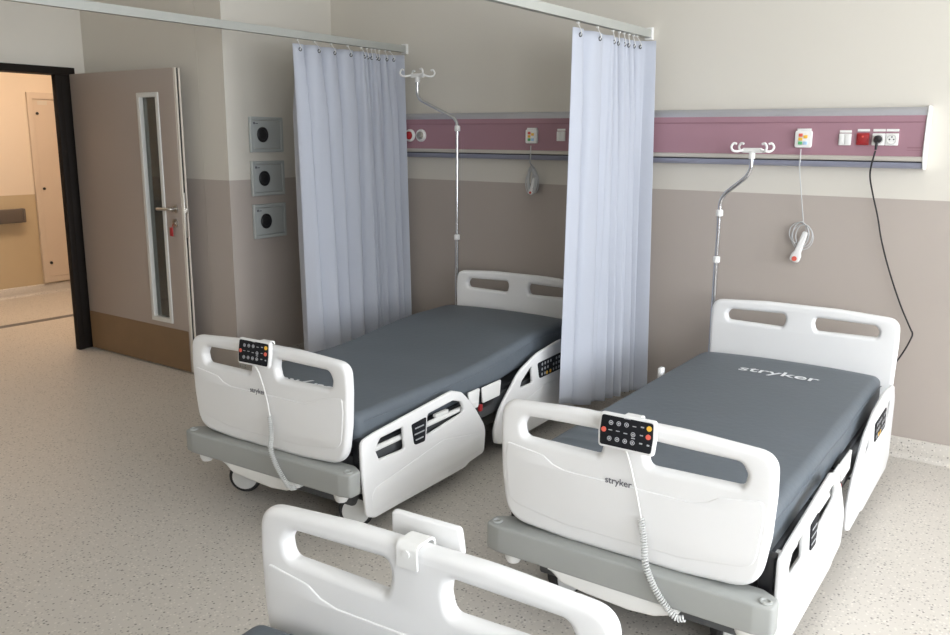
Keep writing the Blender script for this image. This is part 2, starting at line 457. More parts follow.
# ------------------------------------------------------------------ grey wall boxes on the niche wall
na = Vector((-4.60, YN, 0)); nt_ = (Vector((-4.70, YB, 0)) - na).normalized(); nn = Vector((nt_.y, -nt_.x, 0))
nrot = math.atan2(nt_.y, nt_.x)
def wall_box(zc, label):
    p = na + nt_ * .346 + nn * .002
    e = empty('wall_box', (p.x, p.y, zc), nrot - PI / 2)     # local +y along the wall, +x into the room
    tag(e, label, 'wall box', 'grey boxes stacked on the narrow wall')
    w, h = .312, .235
    obj('box_frame', plate([rpoly([(-w / 2, -h / 2, .006), (w / 2, -h / 2, .006), (w / 2, h / 2, .006), (-w / 2, h / 2, .006)], 3), [(-.132, -.094), (.132, -.094), (.132, .094), (-.132, .094)]], .022, .004, YZ(.012), 2), M['cabinet'], e)
    obj('cover_plate', plate([rpoly([(-.130, -.092, .004), (.130, -.092, .004), (.130, .092, .004), (-.130, .092, .004)], 3)], .016, .002, YZ(.0121), 2), M['cabinet'], e)
    b = bmesh.new(); lathe(b, [(.052, .02), (.052, .026), (.046, .030), (.040, .028), (.001, .024)], Matrix.Translation((0, -.045, 0)) @ Matrix.Rotation(PI / 2, 4, 'Y'), 28)
    obj('round_grille', b, M['black'], e)
    b = bmesh.new(); torus(b, (.0265, -.045, 0), .034, .0025, Matrix.Rotation(PI / 2, 4, 'Y'), 28, 6); obj('grille_ring', b, M['dark'], e)
    b = bmesh.new(); box(b, .020, .0215, -.128, -.112, .068, .083); box(b, .020, .0215, -.108, -.085, .070, .076)
    obj('maker_mark', b, M['letter_dark'], e, smooth=0)
    return e
wall_box(1.634, 'top grey metal box with black round grille, on pale upper wall')
wall_box(1.340, 'middle grey metal box, crossing the line between cream and taupe paint')
wall_box(1.048, 'lowest grey metal box, wholly on the taupe paint')

# ------------------------------------------------------------------ bed head unit on the back wall
XU0, XU1 = -3.93, -.665
def prof_strip(prof, x0, x1):
    bm = bmesh.new()
    r = [[bm.verts.new((x, y, z)) for y, z in prof] for x in (x0, x1)]
    n = len(prof)
    for k in range(n): bm.faces.new((r[0][k], r[0][(k + 1) % n], r[1][(k + 1) % n], r[1][k]))
    bm.faces.new(r[0][::-1]); bm.faces.new(r[1])
    return bm
unit = empty('bed_head_unit', ((XU0 + XU1) / 2, YB, 1.49))
ux = -(XU0 + XU1) / 2
tag(unit, 'long mauve medical supply panel with silver strips along back wall', 'wall panel')
def up(name, bm, m, smooth=35, parent=None):
    bmesh.ops.translate(bm, verts=bm.verts, vec=(ux, -YB, -1.49))
    return obj(name, bm, m, parent or unit, smooth)
W = YB - .002
up('upper_strip', prof_strip([(W, 1.785), (4.70, 1.785), (4.672, 1.780), (4.660, 1.766), (4.655, 1.744), (W, 1.744)], XU0, XU1), M['alu'], 50)
up('fascia', prof_strip([(W, 1.7438), (4.653, 1.7438), (4.650, 1.71), (4.648, 1.65), (4.648, 1.60), (4.650, 1.5482), (W, 1.5482)], XU0, XU1), M['mauve'], 50)
up('fascia_groove', prof_strip([(4.6495, 1.7145), (4.6475, 1.7135), (4.6475, 1.7105), (4.6495, 1.7095)], XU0, XU1 - .002), M['mauve_d'])
up('rail_strip', prof_strip([(W, 1.548), (4.642, 1.548), (4.638, 1.544), (4.638, 1.529), (4.642, 1.525), (W, 1.525)], XU0, XU1), M['alu_beige'])
up('painted_shadow_line', prof_strip([(W, 1.5248), (4.668, 1.5248), (4.668, 1.5185), (W, 1.5185)], XU0, XU1), M['dark'])  # solid dark strip, colour stands in for the shadow line under the beige strip
up('lower_strip', prof_strip([(W, 1.5183), (4.662, 1.5183), (4.668, 1.500), (4.685, 1.489), (W, 1.489)], XU0, XU1), M['alu_blue'], 50)
ec = plate([rpoly([(-W, 1.485), (-4.672, 1.485, .012), (-4.64, 1.53, .03), (-4.636, 1.60, .06), (-4.642, 1.72, .06), (-4.66, 1.79, .02), (-W, 1.79)], 5)], .009, .003, Matrix(((0, 0, 1, XU1 + .0055), (-1, 0, 0, 0), (0, 1, 0, 0), (0, 0, 0, 1))), 2)
up('end_cap', ec, M['white2'])
b = bmesh.new(); box(b, XU1 + .0101, XU1 + .0106, 4.672, 4.680, 1.56, 1.68); up('end_mark', b, M['bead'])
b = bmesh.new(); box(b, -.735, -.672, 4.6475, 4.6482, 1.587, 1.594); box(b, -.735, -.672, 4.6475, 4.6482, 1.577, 1.580); up('maker_mark', b, M['mauve_d'])
FY = 4.648
def nurse_unit(xc, zc):
    bm = plate([rpoly([(xc - .042, zc - .043, .012), (xc + .042, zc - .043, .012), (xc + .042, zc + .043, .012), (xc - .042, zc + .043, .012)], 4)], .022, .005, XZ(FY - .011), 3)
    box(bm, xc - .034, xc + .034, FY - .016, FY, zc + .043, zc + .053, .002)
    n = up('nurse_call_unit', bm, M['white2'])
    for dx, dz, m in ((-.013, .02, 'redbtn'), (-.013, 0.0, 'yellow'), (-.013, -.020, 'green'), (.012, -.020, 'blue'), (.012, .012, 'yellow')):
        up('call_button', bx(xc + dx - .010, xc + dx + .010, FY - .026, FY - .021, zc + dz - .008, zc + dz + .008, .002), M[m], parent=n)
nurse_unit(-1.222, 1.628); nurse_unit(-2.869, 1.634)
def label_strip(xc, z):
    up('label_strip', bx(xc - .028, xc + .028, FY - .005, FY, z, z + .012, .001, 1), M['white2'])
def frame_plate(xc, zc, m='white2', w=.058):
    bm = plate([rpoly([(xc - w / 2, zc - w / 2, .004), (xc + w / 2, zc - w / 2, .004), (xc + w / 2, zc + w / 2, .004), (xc - w / 2, zc + w / 2, .004)], 3)], .010, .002, XZ(FY - .005), 2)
    return bm
for xc, zc in ((-1.022, 1.628), (-2.663, 1.636)):
    s = up('light_switch', frame_plate(xc, zc), M['white2'])
    for dx in (-.0135, .0135): up('switch_rocker', bx(xc + dx - .012, xc + dx + .012, FY - .015, FY - .009, zc - .022, zc + .024, .002), M['white2'], parent=s)
    label_strip(xc, zc + .033)
s = up('red_switch', frame_plate(-.938, 1.630), M['red']); up('switch_rocker', bx(-.96, -.916, FY - .015, FY - .009, 1.608, 1.652, .003), M['red'], parent=s)
b = bmesh.new(); disc(b, (-.938, FY - .016, 1.642), .005, .004, 'Y', 12); up('indicator_light', b, M['redbtn'], parent=s)
label_strip(-.938, 1.667)
for xc in (-.866, -.806):
    s = up('wall_socket', frame_plate(xc, 1.629), M['white2'])
    b = bmesh.new(); torus(b, (xc, FY - .010, 1.629), .0215, .0025, Matrix.Rotation(PI / 2, 4, 'X'), 24, 6); up('socket_rim', b, M['bead'], parent=s)
    for dx, dz in ((-.0095, 0), (.0095, 0), (0, .012)):
        b = bmesh.new(); disc(b, (xc + dx, FY - .0103, 1.629 + dz), .0036, .002, 'Y', 10); up('socket_hole', b, M['dark'], parent=s)
    label_strip(xc, 1.667)
for xc, m in ((-3.862, 'red'), (-3.765, 'steel')):
    b = bmesh.new(); lathe(b, [(.042, 0), (.042, .012), (.036, .02), (.030, .02), (.030, .012), (.001, .012)], Matrix.Translation((xc, FY, 1.636)) @ Matrix.Rotation(PI / 2, 4, 'X'), 28)
    g = up('gas_outlet', b, M['white2'])
    b = bmesh.new(); lathe(b, [(.027, .012), (.027, .022), (.014, .028), (.013, .034), (.001, .034)], Matrix.Translation((xc, FY, 1.636)) @ Matrix.Rotation(PI / 2, 4, 'X'), 24)
    up('outlet_core', b, M[m], parent=g)

# ------------------------------------------------------------------ hanging nurse-call handsets
def handset(loc, tilt, label, dx, loops, seed, k=1.0, rx0=.062, rz0=.078, cr=.0028):
    """loc: centre of the coiled cord bundle, drop: height of the cord up to the call unit"""
    rnd = random.Random(seed)
    e = empty('call_handset', loc); tag(e, label, 'call handset', 'call handsets hanging from the wall panel')
    R = Matrix.Rotation(tilt, 4, 'Y') @ Matrix.Scale(k, 4)
    ctr = Vector((0, -.012, -.055 * k))
    hb = plate([rpoly([(-.014, .075, .012), (.014, .075, .012), (.018, -.04, .02), (.026, -.06, .02), (.026, -.098, .024), (-.026, -.098, .024), (-.026, -.06, .02), (-.018, -.04, .02)], 5)], .026, .008, Matrix.Translation(ctr) @ R @ XZ(0), 3)
    h = obj('handset_body', hb, M['white2'], e)
    b = bmesh.new(); disc(b, (0, -.014, -.078), .013, .006, 'Y', 18); bmesh.ops.transform(b, matrix=Matrix.Translation(ctr) @ R, verts=b.verts)
    obj('call_button', b, M['redbtn'], h)
    cb = bmesh.new()
    zt = 1.577 - loc[2]; yt = 4.6265 - loc[1]
    pts = [(dx, yt, zt), (dx, yt, zt - .05), (dx * .9, yt, zt - .105), (dx * .5, yt * .45, (zt - .105 + .07) * .5), (0.0, 0.0, .07)]
    n = 22
    for L in range(loops):
        rx = rx0 * rnd.uniform(.6, 1.0); rz = rz0 * rnd.uniform(.7, 1.0); ox = rnd.uniform(-.014, .014); oz = rnd.uniform(-.02, .012)
        for k in range(n):
            a = PI / 2 + 2 * PI * k / n
            pts.append((ox + rx * math.cos(a), -.004 - .022 * (k / n) + .008 * L % .016, oz + rz * math.sin(a)))
    top = ctr + R @ Vector((0, 0, .075))
    pts += [tuple(top + Vector((0, 0, .012))), tuple(top)]
    tube(cb, smooth_path(pts, 3), cr, 6)
    obj('call_cord', cb, M['clearcord'], e)
    return e
h1 = handset((-1.208, 4.712, 1.130), math.radians(17), 'white handset with red button hanging over bed with white mattress lettering near its head', -.02, 4, 3)
h2 = handset((-2.895, 4.712, 1.362), math.radians(14), 'grey coiled handset hanging between the tall chrome pole and bright curtain', .026, 9, 8, .62, .046, .086, .0036)

# power cord of the right-hand socket
pc = empty('power_cord', (-.866, 4.63, 1.629)); tag(pc, 'black power cord with plug hanging from the wall panel socket', 'power cord')
b = bmesh.new(); lathe(b, [(.019, 0), (.0195, .012), (.016, .03), (.010, .038), (.001, .038)], Matrix.Translation((0, .0025, 0)) @ Matrix.Rotation(PI / 2, 4, 'X'), 20)
tube(b, [(0, -.02, -.004), (0, -.026, -.03), (-.002, -.024, -.05)], [.009, .007, .0055], 10)
obj('plug', b, M['black'], pc)
wp = [(-.868, 4.606, 1.575), (-.882, 4.615, 1.50), (-.886, 4.64, 1.44), (-.876, 4.70, 1.354), (-.845, 4.715, 1.24), (-.818, 4.715, 1.13), (-.768, 4.715, .98), (-.697, 4.712, .808), (-.640, 4.708, .695), (-.626, 4.705, .668), (-.632, 4.70, .635), (-.665, 4.69, .55), (-.76, 4.66, .36), (-.82, 4.62, .18)]
b = bmesh.new(); tube(b, smooth_path([(x + .866, y - 4.63, z - 1.629) for x, y, z in wp], 6), .0042, 8)
obj('cable', b, M['black'], pc)

# ------------------------------------------------------------------ curtain rails and curtains
def curtain_rail(x, z, label, hang_y):
    e = empty('curtain_rail', (x, YB - .002, z)); tag(e, label, 'curtain rail', 'white curtain rails running out from the back wall')
    b = plate([[(-.018, -.022), (.018, -.022), (.018, .022), (-.018, .022)], [(-.012, -.016), (.012, -.016), (.012, .016), (-.012, .016)]], 3.6, .001, Matrix.Translation((0, -1.812, 0)) @ XZ(0), 1)
    obj('rail_profile', b, M['rail'], e)
    obj('wall_bracket', bx(-.024, .024, -.022, 0, -.034, .034, .003), M['white2'], e)
    b = bmesh.new(); tube(b, [(0, -3.3, .0225), (0, -3.3, H - z - .002)], .008, 12); obj('ceiling_hanger', b, M['white2'], e)
curtain_rail(-3.98, 2.222, 'white curtain rail above the lavender curtain beside the niche wall', 1.5)
curtain_rail(-2.153, 2.213, 'white curtain rail above the bright curtain between the two beds', 1.5)

def curtain(x, y0, y1, ys, ztop, zhem, label, seed, n_wide, n_tight, end_dx, lean=-.03, hem_rise=.0, amp0=.034, amp1=.05):
    """y0..ys hangs in wide soft folds, ys..y1 is bunched in tight pleats"""
    rnd = random.Random(seed)
    e = empty('privacy_curtain', (x, y0, ztop)); tag(e, label, 'curtain', 'lavender privacy curtains between the beds')
    NS, NZ = 420, 44
    cols = []
    wd = [rnd.uniform(.6, 1.5) for _ in range(n_wide)]; wt = [rnd.uniform(.55, 1.5) for _ in range(n_tight)]
    def cum(w):
        c = [0.0]
        for v in w: c.append(c[-1] + v)
        return [v / c[-1] for v in c]
    cw, ct = cum(wd), cum(wt)
    def at(c, s):
        k = min(int(s), len(c) - 2); return c[k] + (c[k + 1] - c[k]) * (s - k)
    ph = [rnd.uniform(-.5, .5) for _ in range(40)]
    am = [rnd.uniform(.45, 1.35) for _ in range(40)]
    tot = n_wide + n_tight
    for i in range(NS + 1):
        s = i / NS * tot
        if s < n_wide:
            t = at(cw, s); y = y0 + (ys - y0) * t; A = amp0
        else:
            t = at(ct, s - n_wide); y = ys + (y1 - ys) * t; A = amp1
        k = int(s)
        f = s - k
        a = am[k] * (1 - f) + am[k + 1] * f
        cols.append((s, t, y, A * a, ph[k] * (1 - f) + ph[k + 1] * f))
    bm = bmesh.new(); g = []
    for j in range(NZ + 1):
        v = j / NZ
        row = []
        for i, (s, t, y, A, p) in enumerate(cols):
            d = min(1, v * 5)
            sw = math.sin(2 * PI * s + p * v * 1.4)
            c2 = math.sin(4 * PI * s + 1.1 + p + 2.2 * v) * .22
            amp = A * (.55 + .45 * d) * (1 + .25 * v)
            dx = amp * (sw + c2)
            dy = -amp * .55 * math.cos(2 * PI * s + .5) * (1 if s < n_wide else .5)
            if s > tot - 1.0: dx = dx * (tot - s) + end_dx * (1 + .5 * v) * (1 - (tot - s)); dy *= (tot - s)
            if s > n_wide: dx -= .03 * min(1, s - n_wide) * min(1, tot - s)
            if s < .5: dx *= .4 + 1.2 * s; dy *= 2 * s
            hem = zhem - hem_rise * (1 - i / NS) * 0 + hem_rise * math.exp(-(i / NS * 7) ** 2)
            z = ztop - (ztop - hem) * v
            row.append(bm.verts.new((dx, y - y0 + dy + lean * v * math.exp(-s * .9), z - ztop)))
        g.append(row)
    for j in range(NZ):
        for i in range(NS): bm.faces.new((g[j][i], g[j][i + 1], g[j + 1][i + 1], g[j + 1][i]))
    pos = []
    for s in [k + .27 for k in range(tot)]:
        i = int(round(s / tot * NS)); pos.append(g[1][i].co.copy())
    cl = obj('cloth', bm, M['curtain'], e, smooth=180)
    so = cl.modifiers.new('thickness', 'SOLIDIFY'); so.thickness = .0012; so.offset = 0
    for p in pos:
        b = bmesh.new(); torus(b, (p.x + .004, p.y, -.032), .009, .003, Matrix.Rotation(PI / 2, 4, 'Y') @ Matrix.Rotation(.3, 4, 'X'), 14, 6)
        obj('eyelet', b, M['steel_dark'], e)
        b = bmesh.new(); tube(b, smooth_path([(p.x + .006, p.y, -.036), (p.x + .010, p.y, -.02), (p.x * .5 + .002, p.y, .01), (0, p.y, .026)], 4), .0022, 6)
        box(b, -.006, .006, p.y - .006, p.y + .006, .022, .0295)
        obj('rail_hook', b, M['white2'], e)
    return e
curtain(-3.98, 3.69, 4.61, 4.27, 2.168, .20, 'lavender privacy curtain between the niche wall and the dimmer bed', 5, 4, 7, .10, lean=.06, amp0=.072, amp1=.08)
curtain(-2.153, 3.835, 4.61, 4.25, 2.158, .135, 'bright lavender privacy curtain hanging between the two full beds', 11, 2, 6, .10, hem_rise=.10, amp0=.028, amp1=.058)

# ------------------------------------------------------------------ hospital beds
def board_outline(zb, zt, w=.457, lowr=.11):
    return rpoly([(-w + .03, zb + .015, lowr), (-.20, zb, .3), (.20, zb, .3), (w - .03, zb + .015, lowr), (w - .006, zb + .18, .3), (w, zt - .14, .3), (w - .004, zt - .022, .095), (.18, zt - .005, .8), (-.18, zt - .005, .8), (-w + .004, zt - .022, .095), (-w, zt - .14, .3), (-w + .006, zb + .18, .3)], 8)
def slot(s, z0, z1, d=0.0):
    p = [(.088 - d, z0 - .004, .022), (.365, z0, .034), (.372, (z0 + z1) / 2, .02), (.355, z1 - .006, .03), (.084 - d, z1, .022), (.078 - d, (z0 + z1) / 2, .03)]
    p = [(s * a, b, r) for a, b, r in p]
    return rpoly(p if s > 0 else p[::-1], 6)
def relief(front):
    return rpoly([(-.415, .415, .06), (-.2, .385, .3), (.2, .385, .3), (.415, .415, .06), (.43, .57, .05), (.425, .625, .012), (.30, .606, .03), (.262, .582, .02), (.215, .571, .03), (-.205, .571, .03), (-.25, .583, .02), (-.285, .606, .03), (-.425, .625, .012), (-.43, .57, .05)], 5)

def foot_rail_outline():
    return rpoly([(.055, .445, .035), (.14, .458, .3), (.69, .496, .05), (.775, .468, .06), (.87, .385, .12), (.985, .24, .10), (.972, .112, .03), (.845, .102, .02), (.80, .088, .04), (.13, .092, .05), (.082, .115, .03), (.058, .30, .3)], 7)
def head_rail_outline():
    return rpoly([(1.065, .20, .2), (1.125, .30, .2), (1.31, .445, .25), (1.50, .502, .4), (1.76, .525, .4), (1.98, .505, .06), (2.04, .42, .10), (2.05, .13, .05), (1.98, .085, .05), (1.40, .085, .03), (1.36, .10, .03), (1.14, .10, .05), (1.075, .125, .03)], 7)

BASE = [0.540]
def mattress_top(y, raise_):
    k = min(max((y - .85) / .85, 0), 1); k = k * k * (3 - 2 * k)
    end = min(max((y - 1.93) / .16, 0), 1)
    return BASE[0] + raise_ * k - .028 * end * end

def mattress_z(x, y, raise_):
    return mattress_top(y, raise_) + .014 * (1 - ((x + .022) / .437) ** 2) - .012

def make_mattress(raise_, ribs):
    x0, x1, y0, y1 = -.458, .415, .105, 2.085
    h, r = .165, .034
    bm = bmesh.new()
    NX, NY, NZ = 40, 130, 8
    # closed rounded block: clamp-to-inner-box mapping of a subdivided shell
    def pt(u, v, w):
        p = Vector((u * (x1 - x0), v * (y1 - y0), w * h))
        q = Vector((min(max(p.x, r), x1 - x0 - r), min(max(p.y, r), y1 - y0 - r), min(max(p.z, r), h - r)))
        d = p - q
        if d.length > 1e-9: p = q + d.normalized() * r
        x = x0 + p.x; y = y0 + p.y
        top = mattress_top(y, raise_)
        k = p.z / h
        z = top - h + p.z + (.014 * (1 - ((x + .022) / .437) ** 2) - .012) * max(0, k * 2 - 1)
        # heel end narrows a little, sides bulge
        tap = 1 - .03 * min(max((y - 1.85) / .25, 0), 1) ** 2
        x = -.025 + (x + .025) * tap * (1 + .012 * math.sin(PI * min(max(k, 0), 1)))
        if k > .5:
            z += .0012 * math.sin(x * 9 + y * 4) * math.sin(y * 5.3 + 1)
            if ribs:
                for yr in (.37, .46, .54):
                    f = math.exp(-((y - yr) / .012) ** 2) * min(1, max(0, (-.23 - x) / .03)) * min(1, max(0, (x + .43) / .03))
                    z += .010 * f
        return Vector((x, y, z))
    cache = {}
    def V(u, v, w):
        key = (round(u, 5), round(v, 5), round(w, 5))
        if key not in cache: cache[key] = bm.verts.new(pt(u, v, w))
        return cache[key]
    def es(n, edge=.05):     # denser near the two ends
        return [.5 - .5 * math.cos(PI * i / n) if False else i / n for i in range(n + 1)]
    def dense(n, L):
        a = [i / 5 * (r / L) for i in range(5)]
        mid = [r / L + (1 - 2 * r / L) * i / n for i in range(n + 1)]
        return a + mid + [1 - q for q in a[::-1]]
    U = dense(NX, x1 - x0); VV = dense(NY, y1 - y0); WW = dense(3, h)
    for A, B in ((U, VV),):
        for w in (0.0, 1.0):
            for i in range(len(A) - 1):
                for j in range(len(B) - 1):
                    f = [V(A[i], B[j], w), V(A[i + 1], B[j], w), V(A[i + 1], B[j + 1], w), V(A[i], B[j + 1], w)]
                    bm.faces.new(f)
    for u in (0.0, 1.0):
        for i in range(len(VV) - 1):
            for j in range(len(WW) - 1): bm.faces.new([V(u, VV[i], WW[j]), V(u, VV[i + 1], WW[j]), V(u, VV[i + 1], WW[j + 1]), V(u, VV[i], WW[j + 1])])
    for v in (0.0, 1.0):
        for i in range(len(U) - 1):
            for j in range(len(WW) - 1): bm.faces.new([V(U[i], v, WW[j]), V(U[i + 1], v, WW[j]), V(U[i + 1], v, WW[j + 1]), V(U[i], v, WW[j + 1])])
    return bm

def make_piping(raise_):
    bm = bmesh.new(); pts = []
    for k in range(60):
        y = .15 + 1.88 * k / 59
        pts.append((.4185, y, mattress_top(y, raise_) - .052 + .004 * math.sin(y * 9)))
    tube(bm, pts, .0028, 6)
    return bm

def mattress_lettering(raise_, cx, cy, width, rot):
    bm = text_bm('stryker', width, Matrix.Translation((cx, cy, 0)) @ Matrix.Rotation(rot, 4, 'Z'), offset=.014, ysc=.86)
    # cut the letters finely enough to follow the soft top
    bmesh.ops.subdivide_edges(bm, edges=[e for e in bm.edges if e.calc_length() > .03], cuts=2)
    for v in bm.verts: v.co.z = mattress_z(v.co.x, v.co.y, raise_) + .0035
    return bm

def make_bed(loc, rz, label, raise_, letter, ribs, lowered=False, swivel=(.185, .55, .335), tx=0.0):
    bed = empty('hospital_bed', (loc[0], loc[1], 0), rz)
    tag(bed, label, 'hospital bed', 'white hospital beds in the ward')
    # end boards
    fb = obj('footboard', plate([board_outline(.330, .787), slot(-1, .650, .729), slot(1, .650, .729, .012)], .048, .020, XZ(.034), 5), M['white'], bed)
    for s, y in ((1, .011), (-1, .057)):
        obj('relief_panel', plate([relief(1)], .008, .0035, XZ(y), 3), M['white'], fb)
    obj('board_lettering', text_bm('stryker', .090, XZ(.0065) @ Matrix.Translation((-.016 + tx, .577, 0)), offset=.012), M['letter_dark'], fb, smooth=0)
    obj('headboard', plate([board_outline(.27, .810, .461), slot(-1, .687, .751, .008), slot(1, .687, .751, .008)], .046, .019, XZ(2.135), 5), M['white'], bed)
    # bumper
    bp = obj('bumper', plate([rpoly([(-.487, -.022, .02), (-.43, -.034, .05), (.43, -.034, .05), (.487, -.022, .02), (.487, .04, .03), (.43, .075, .04), (-.43, .075, .04), (-.487, .04, .03)], 5)], .098, .010, XY(.281), 3), M['bumper'], bed)
    for s in (-1, 1):
        b = bmesh.new(); torus(b, (s * .456, .0, .331), .015, .005, None, 22, 8); disc(b, (s * .456, 0, .3305), .011, .002)
        obj('bumper_socket', b, [M['bumper'], M['dark']], bp)
    for s in (-1, 1):
        b = bmesh.new(); lathe(b, [(.022, .19), (.030, .205), (.034, .232)], Matrix.Translation((s * .40, .02, 0)), 18)
        obj('corner_roller', b, M['white2'], bp)
        obj('board_post', bx(s * .43 - .022, s * .43 + .022, .082, .125, .26, .43, .006), M['black'], bed)
    # white pedal bar below the bumper
    pb = plate([rpoly([(-.255, .242, .008), (-.21, .243, .01), (.205, .236, .012), (.214, .215, .012), (.135, .184, .03), (.05, .176, .05), (-.10, .184, .06), (-.19, .195, .05)], 5)], .05, .012, XZ(-.004), 4)
    obj('pedal_bar', pb, M['white2'], bed)
    # frames
    b = bmesh.new()
    for s in (-1, 1): box(b, s * .415 - .022, s * .415 + .022, .13, 2.10, .265, .355, .006)
    for y in (.14, .75, 1.35, 2.08): box(b, -.41, .41, y - .025, y + .025, .28, .345, .004)
    obj('litter_frame', b, M['steel_dark'], bed)
    b = bmesh.new(); box(b, -.44, .42, .12, .70, .357, .378, .006); box(b, -.44, .42, .72, 1.05, .357, .378, .006); box(b, -.44, .42, 1.07, 2.06, .357, .378, .006)
    obj('deck', b, M['dark'], bed)
    b = bmesh.new(); box(b, -.28, .28, .20, 2.0, .11, .17, .01); box(b, -.36, .36, .13, .25, .11, .18, .01); box(b, -.36, .36, 1.92, 2.04, .11, .18, .01)
    obj('base_frame', b, M['steel_dark'], bed)
    for y in (.52, 1.62): obj('lift_column', bx(-.13, .13, y - .13, y + .13, .17, .28, .008), M['dark'], bed)
    # casters
    for sx in (-1, 1):
        for y, a, xc in (swivel, (1.98, .4, .335)):
            R = Matrix.Translation((sx * xc, y, .076)) @ Matrix.Rotation(a, 4, 'Z')
            b = bmesh.new(); lathe(b, [(.050, -.026), (.068, -.026), (.075, -.018), (.075, .018), (.068, .026), (.050, .026)], R @ Matrix.Rotation(PI / 2, 4, 'X'), 32)
            t = obj('caster', b, M['tyre'], bed)
            for s in (-1, 1):
                b = bmesh.new(); lathe(b, [(.058, 0), (.058, .004), (.045, .011), (.012, .014), (.001, .014)], R @ Matrix.Rotation(s * PI / 2, 4, 'X') @ Matrix.Translation((0, 0, .026)), 28)
                obj('hub_cover', b, M['hub'], t)
            b = bmesh.new(); box(b, -.03, .03, -.03, .03, .078, .10, .006, M=R); tube(b, [R @ Vector((0, 0, .08)), R @ Vector((0, 0, .12))], .016, 12)
            obj('caster_fork', b, M['bumper'], t)
    # side rails
    def fr(sx, dz, up=True):
        holes = [rpoly(p, 4) for p in ([(.140, .385, .012), (.165, .336, .012), (.335, .328, .01), (.325, .428, .008), (.172, .424, .02)], [(.502, .436, .012), (.492, .340, .012), (.80, .368, .03), (.765, .424, .03), (.70, .446, .04)])]
        xo = .472 if up else .455
        Mx = Matrix.Translation((0, 0 if up else .31, dz)) @ Matrix.Diagonal((1, 1 if up else .66, 1, 1)) @ YZ(sx * xo)
        r = obj('foot_side_rail', plate([foot_rail_outline()] + holes, .020, .009, Mx, 4), M['white'], bed)
        obj('rail_relief', plate([rpoly([(.10, .12, .03), (.78, .115, .03), (.95, .14, .03), (.955, .22, .04), (.62, .285, .1), (.12, .225, .05)], 5)], .006, .003, Matrix.Translation((sx * .0095, 0, 0)) @ Mx, 2), M['white'], r)
        k = obj('rail_keypad', plate([rpoly([(.378, .424, .008), (.484, .430, .008), (.474, .322, .012), (.398, .326, .02)], 4)], .005, .002, Matrix.Translation((sx * .0115, 0, 0)) @ Mx, 2), M['blackface'], r)
        b = bmesh.new()
        for zc, w in ((.40, .032), (.374, .036), (.347, .028)):
            yk = .432 if up else .31 + .432 * .66
            box(b, sx * (xo + .0140), sx * (xo + .0146), yk - w, yk + w, zc - .003 + dz, zc + .003 + dz)
        obj('keypad_print', b, M['ring'], r, smooth=0)
        return r
    fr(1, -.07 if lowered else 0, not lowered); fr(-1, -.07, False)
    def hr_(sx):
        holes = [rpoly(p, 4) for p in ([(1.315, .355, .012), (1.335, .385, .03), (1.425, .440, .012), (1.440, .437, .006), (1.452, .350, .008)], [(1.825, .452, .01), (1.94, .450, .02), (1.945, .352, .02), (1.845, .352, .02)])]
        Mx = Matrix.Translation((0, 0, 0 if sx > 0 else -.034)) @ YZ(sx * .472)
        r = obj('head_side_rail', plate([head_rail_outline()] + holes, .020, .009, Mx, 4), M['white'], bed)
        obj('rail_relief', plate([rpoly([(1.13, .13, .03), (1.98, .12, .03), (2.0, .29, .04), (1.6, .31, .1), (1.22, .25, .05)], 5)], .006, .003, Matrix.Translation((sx * .0095, 0, 0)) @ Mx, 2), M['white'], r)
        k = obj('rail_keypad', plate([rpoly([(1.495, .447, .012), (1.765, .452, .012), (1.775, .357, .012), (1.520, .358, .02)], 4)], .005, .002, Matrix.Translation((sx * .0115, 0, 0)) @ Mx, 2), M['blackface'], r)
        b = bmesh.new()
        for i in range(7):
            for j in range(3):
                if (i + j) % 5 == 4: continue
                disc(b, (sx * .486, 1.545 + i * .033, .432 - j * .028), .0085, .001, 'X', 10)
        obj('keypad_print', b, M['ring'], r, smooth=0)
        b = bmesh.new(); disc(b, (sx * .4862, 1.60, .374), .010, .002, 'X', 12); disc(b, (sx * .4862, 1.64, .374), .010, .002, 'X', 12)
        obj('keypad_button', b, M['yellow'], r, smooth=0)
        return r
    hr_(1); lr = hr_(-1)
    obj('rail_release', bx(-.484, -.460, 1.462, 1.50, .45, .548, .008, 3), M['white'], lr)
    # inside tubes seen through the rail openings, release plates
    b = bmesh.new(); tube(b, [(.447, .14, .372), (.447, .95, .372)], .012, 10); box(b, .435, .455, .60, .70, .385, .402, .004); box(b, .435, .458, .12, .17, .34, .42, .006)
    obj('mattress_guard', b, M['white2'], bed)
    for y0, y1, z0, z1 in ((.865, .965, .345, .437), (.985, 1.165, .352, .432)):
        obj('release_plate', plate([rpoly([(y0, z1, .008), (y1, z1, .008), (y1 - .012, z0, .01), (y0 + .008, z0, .01)], 3)], .010, .003, Matrix.Translation((0, 0, 0)) @ YZ(.452), 2), M['white2'], bed)
    obj('release_lever', bx(.445, .462, .962, .985, .318, .352, .004), M['red'], bed)
    obj('lever_bracket', bx(.43, .455, .99, 1.10, .325, .35, .004), M['black'], bed)
    for x in (-.46, .41):
        obj('pole_socket', bx(min(x, x * 1.0) - .035, x + .035, 2.163, 2.235, .30, .336, .006), M['steel_dark'], bed)
    # mattress
    mt = obj('mattress', make_mattress(raise_, ribs), M['mattress'], bed, smooth=180)
    obj('mattress_seam', make_piping(raise_), M['mattress'], mt)
    if letter:
        obj('mattress_lettering', mattress_lettering(raise_, *letter), M['letter_white'], mt, smooth=0)
    return bed

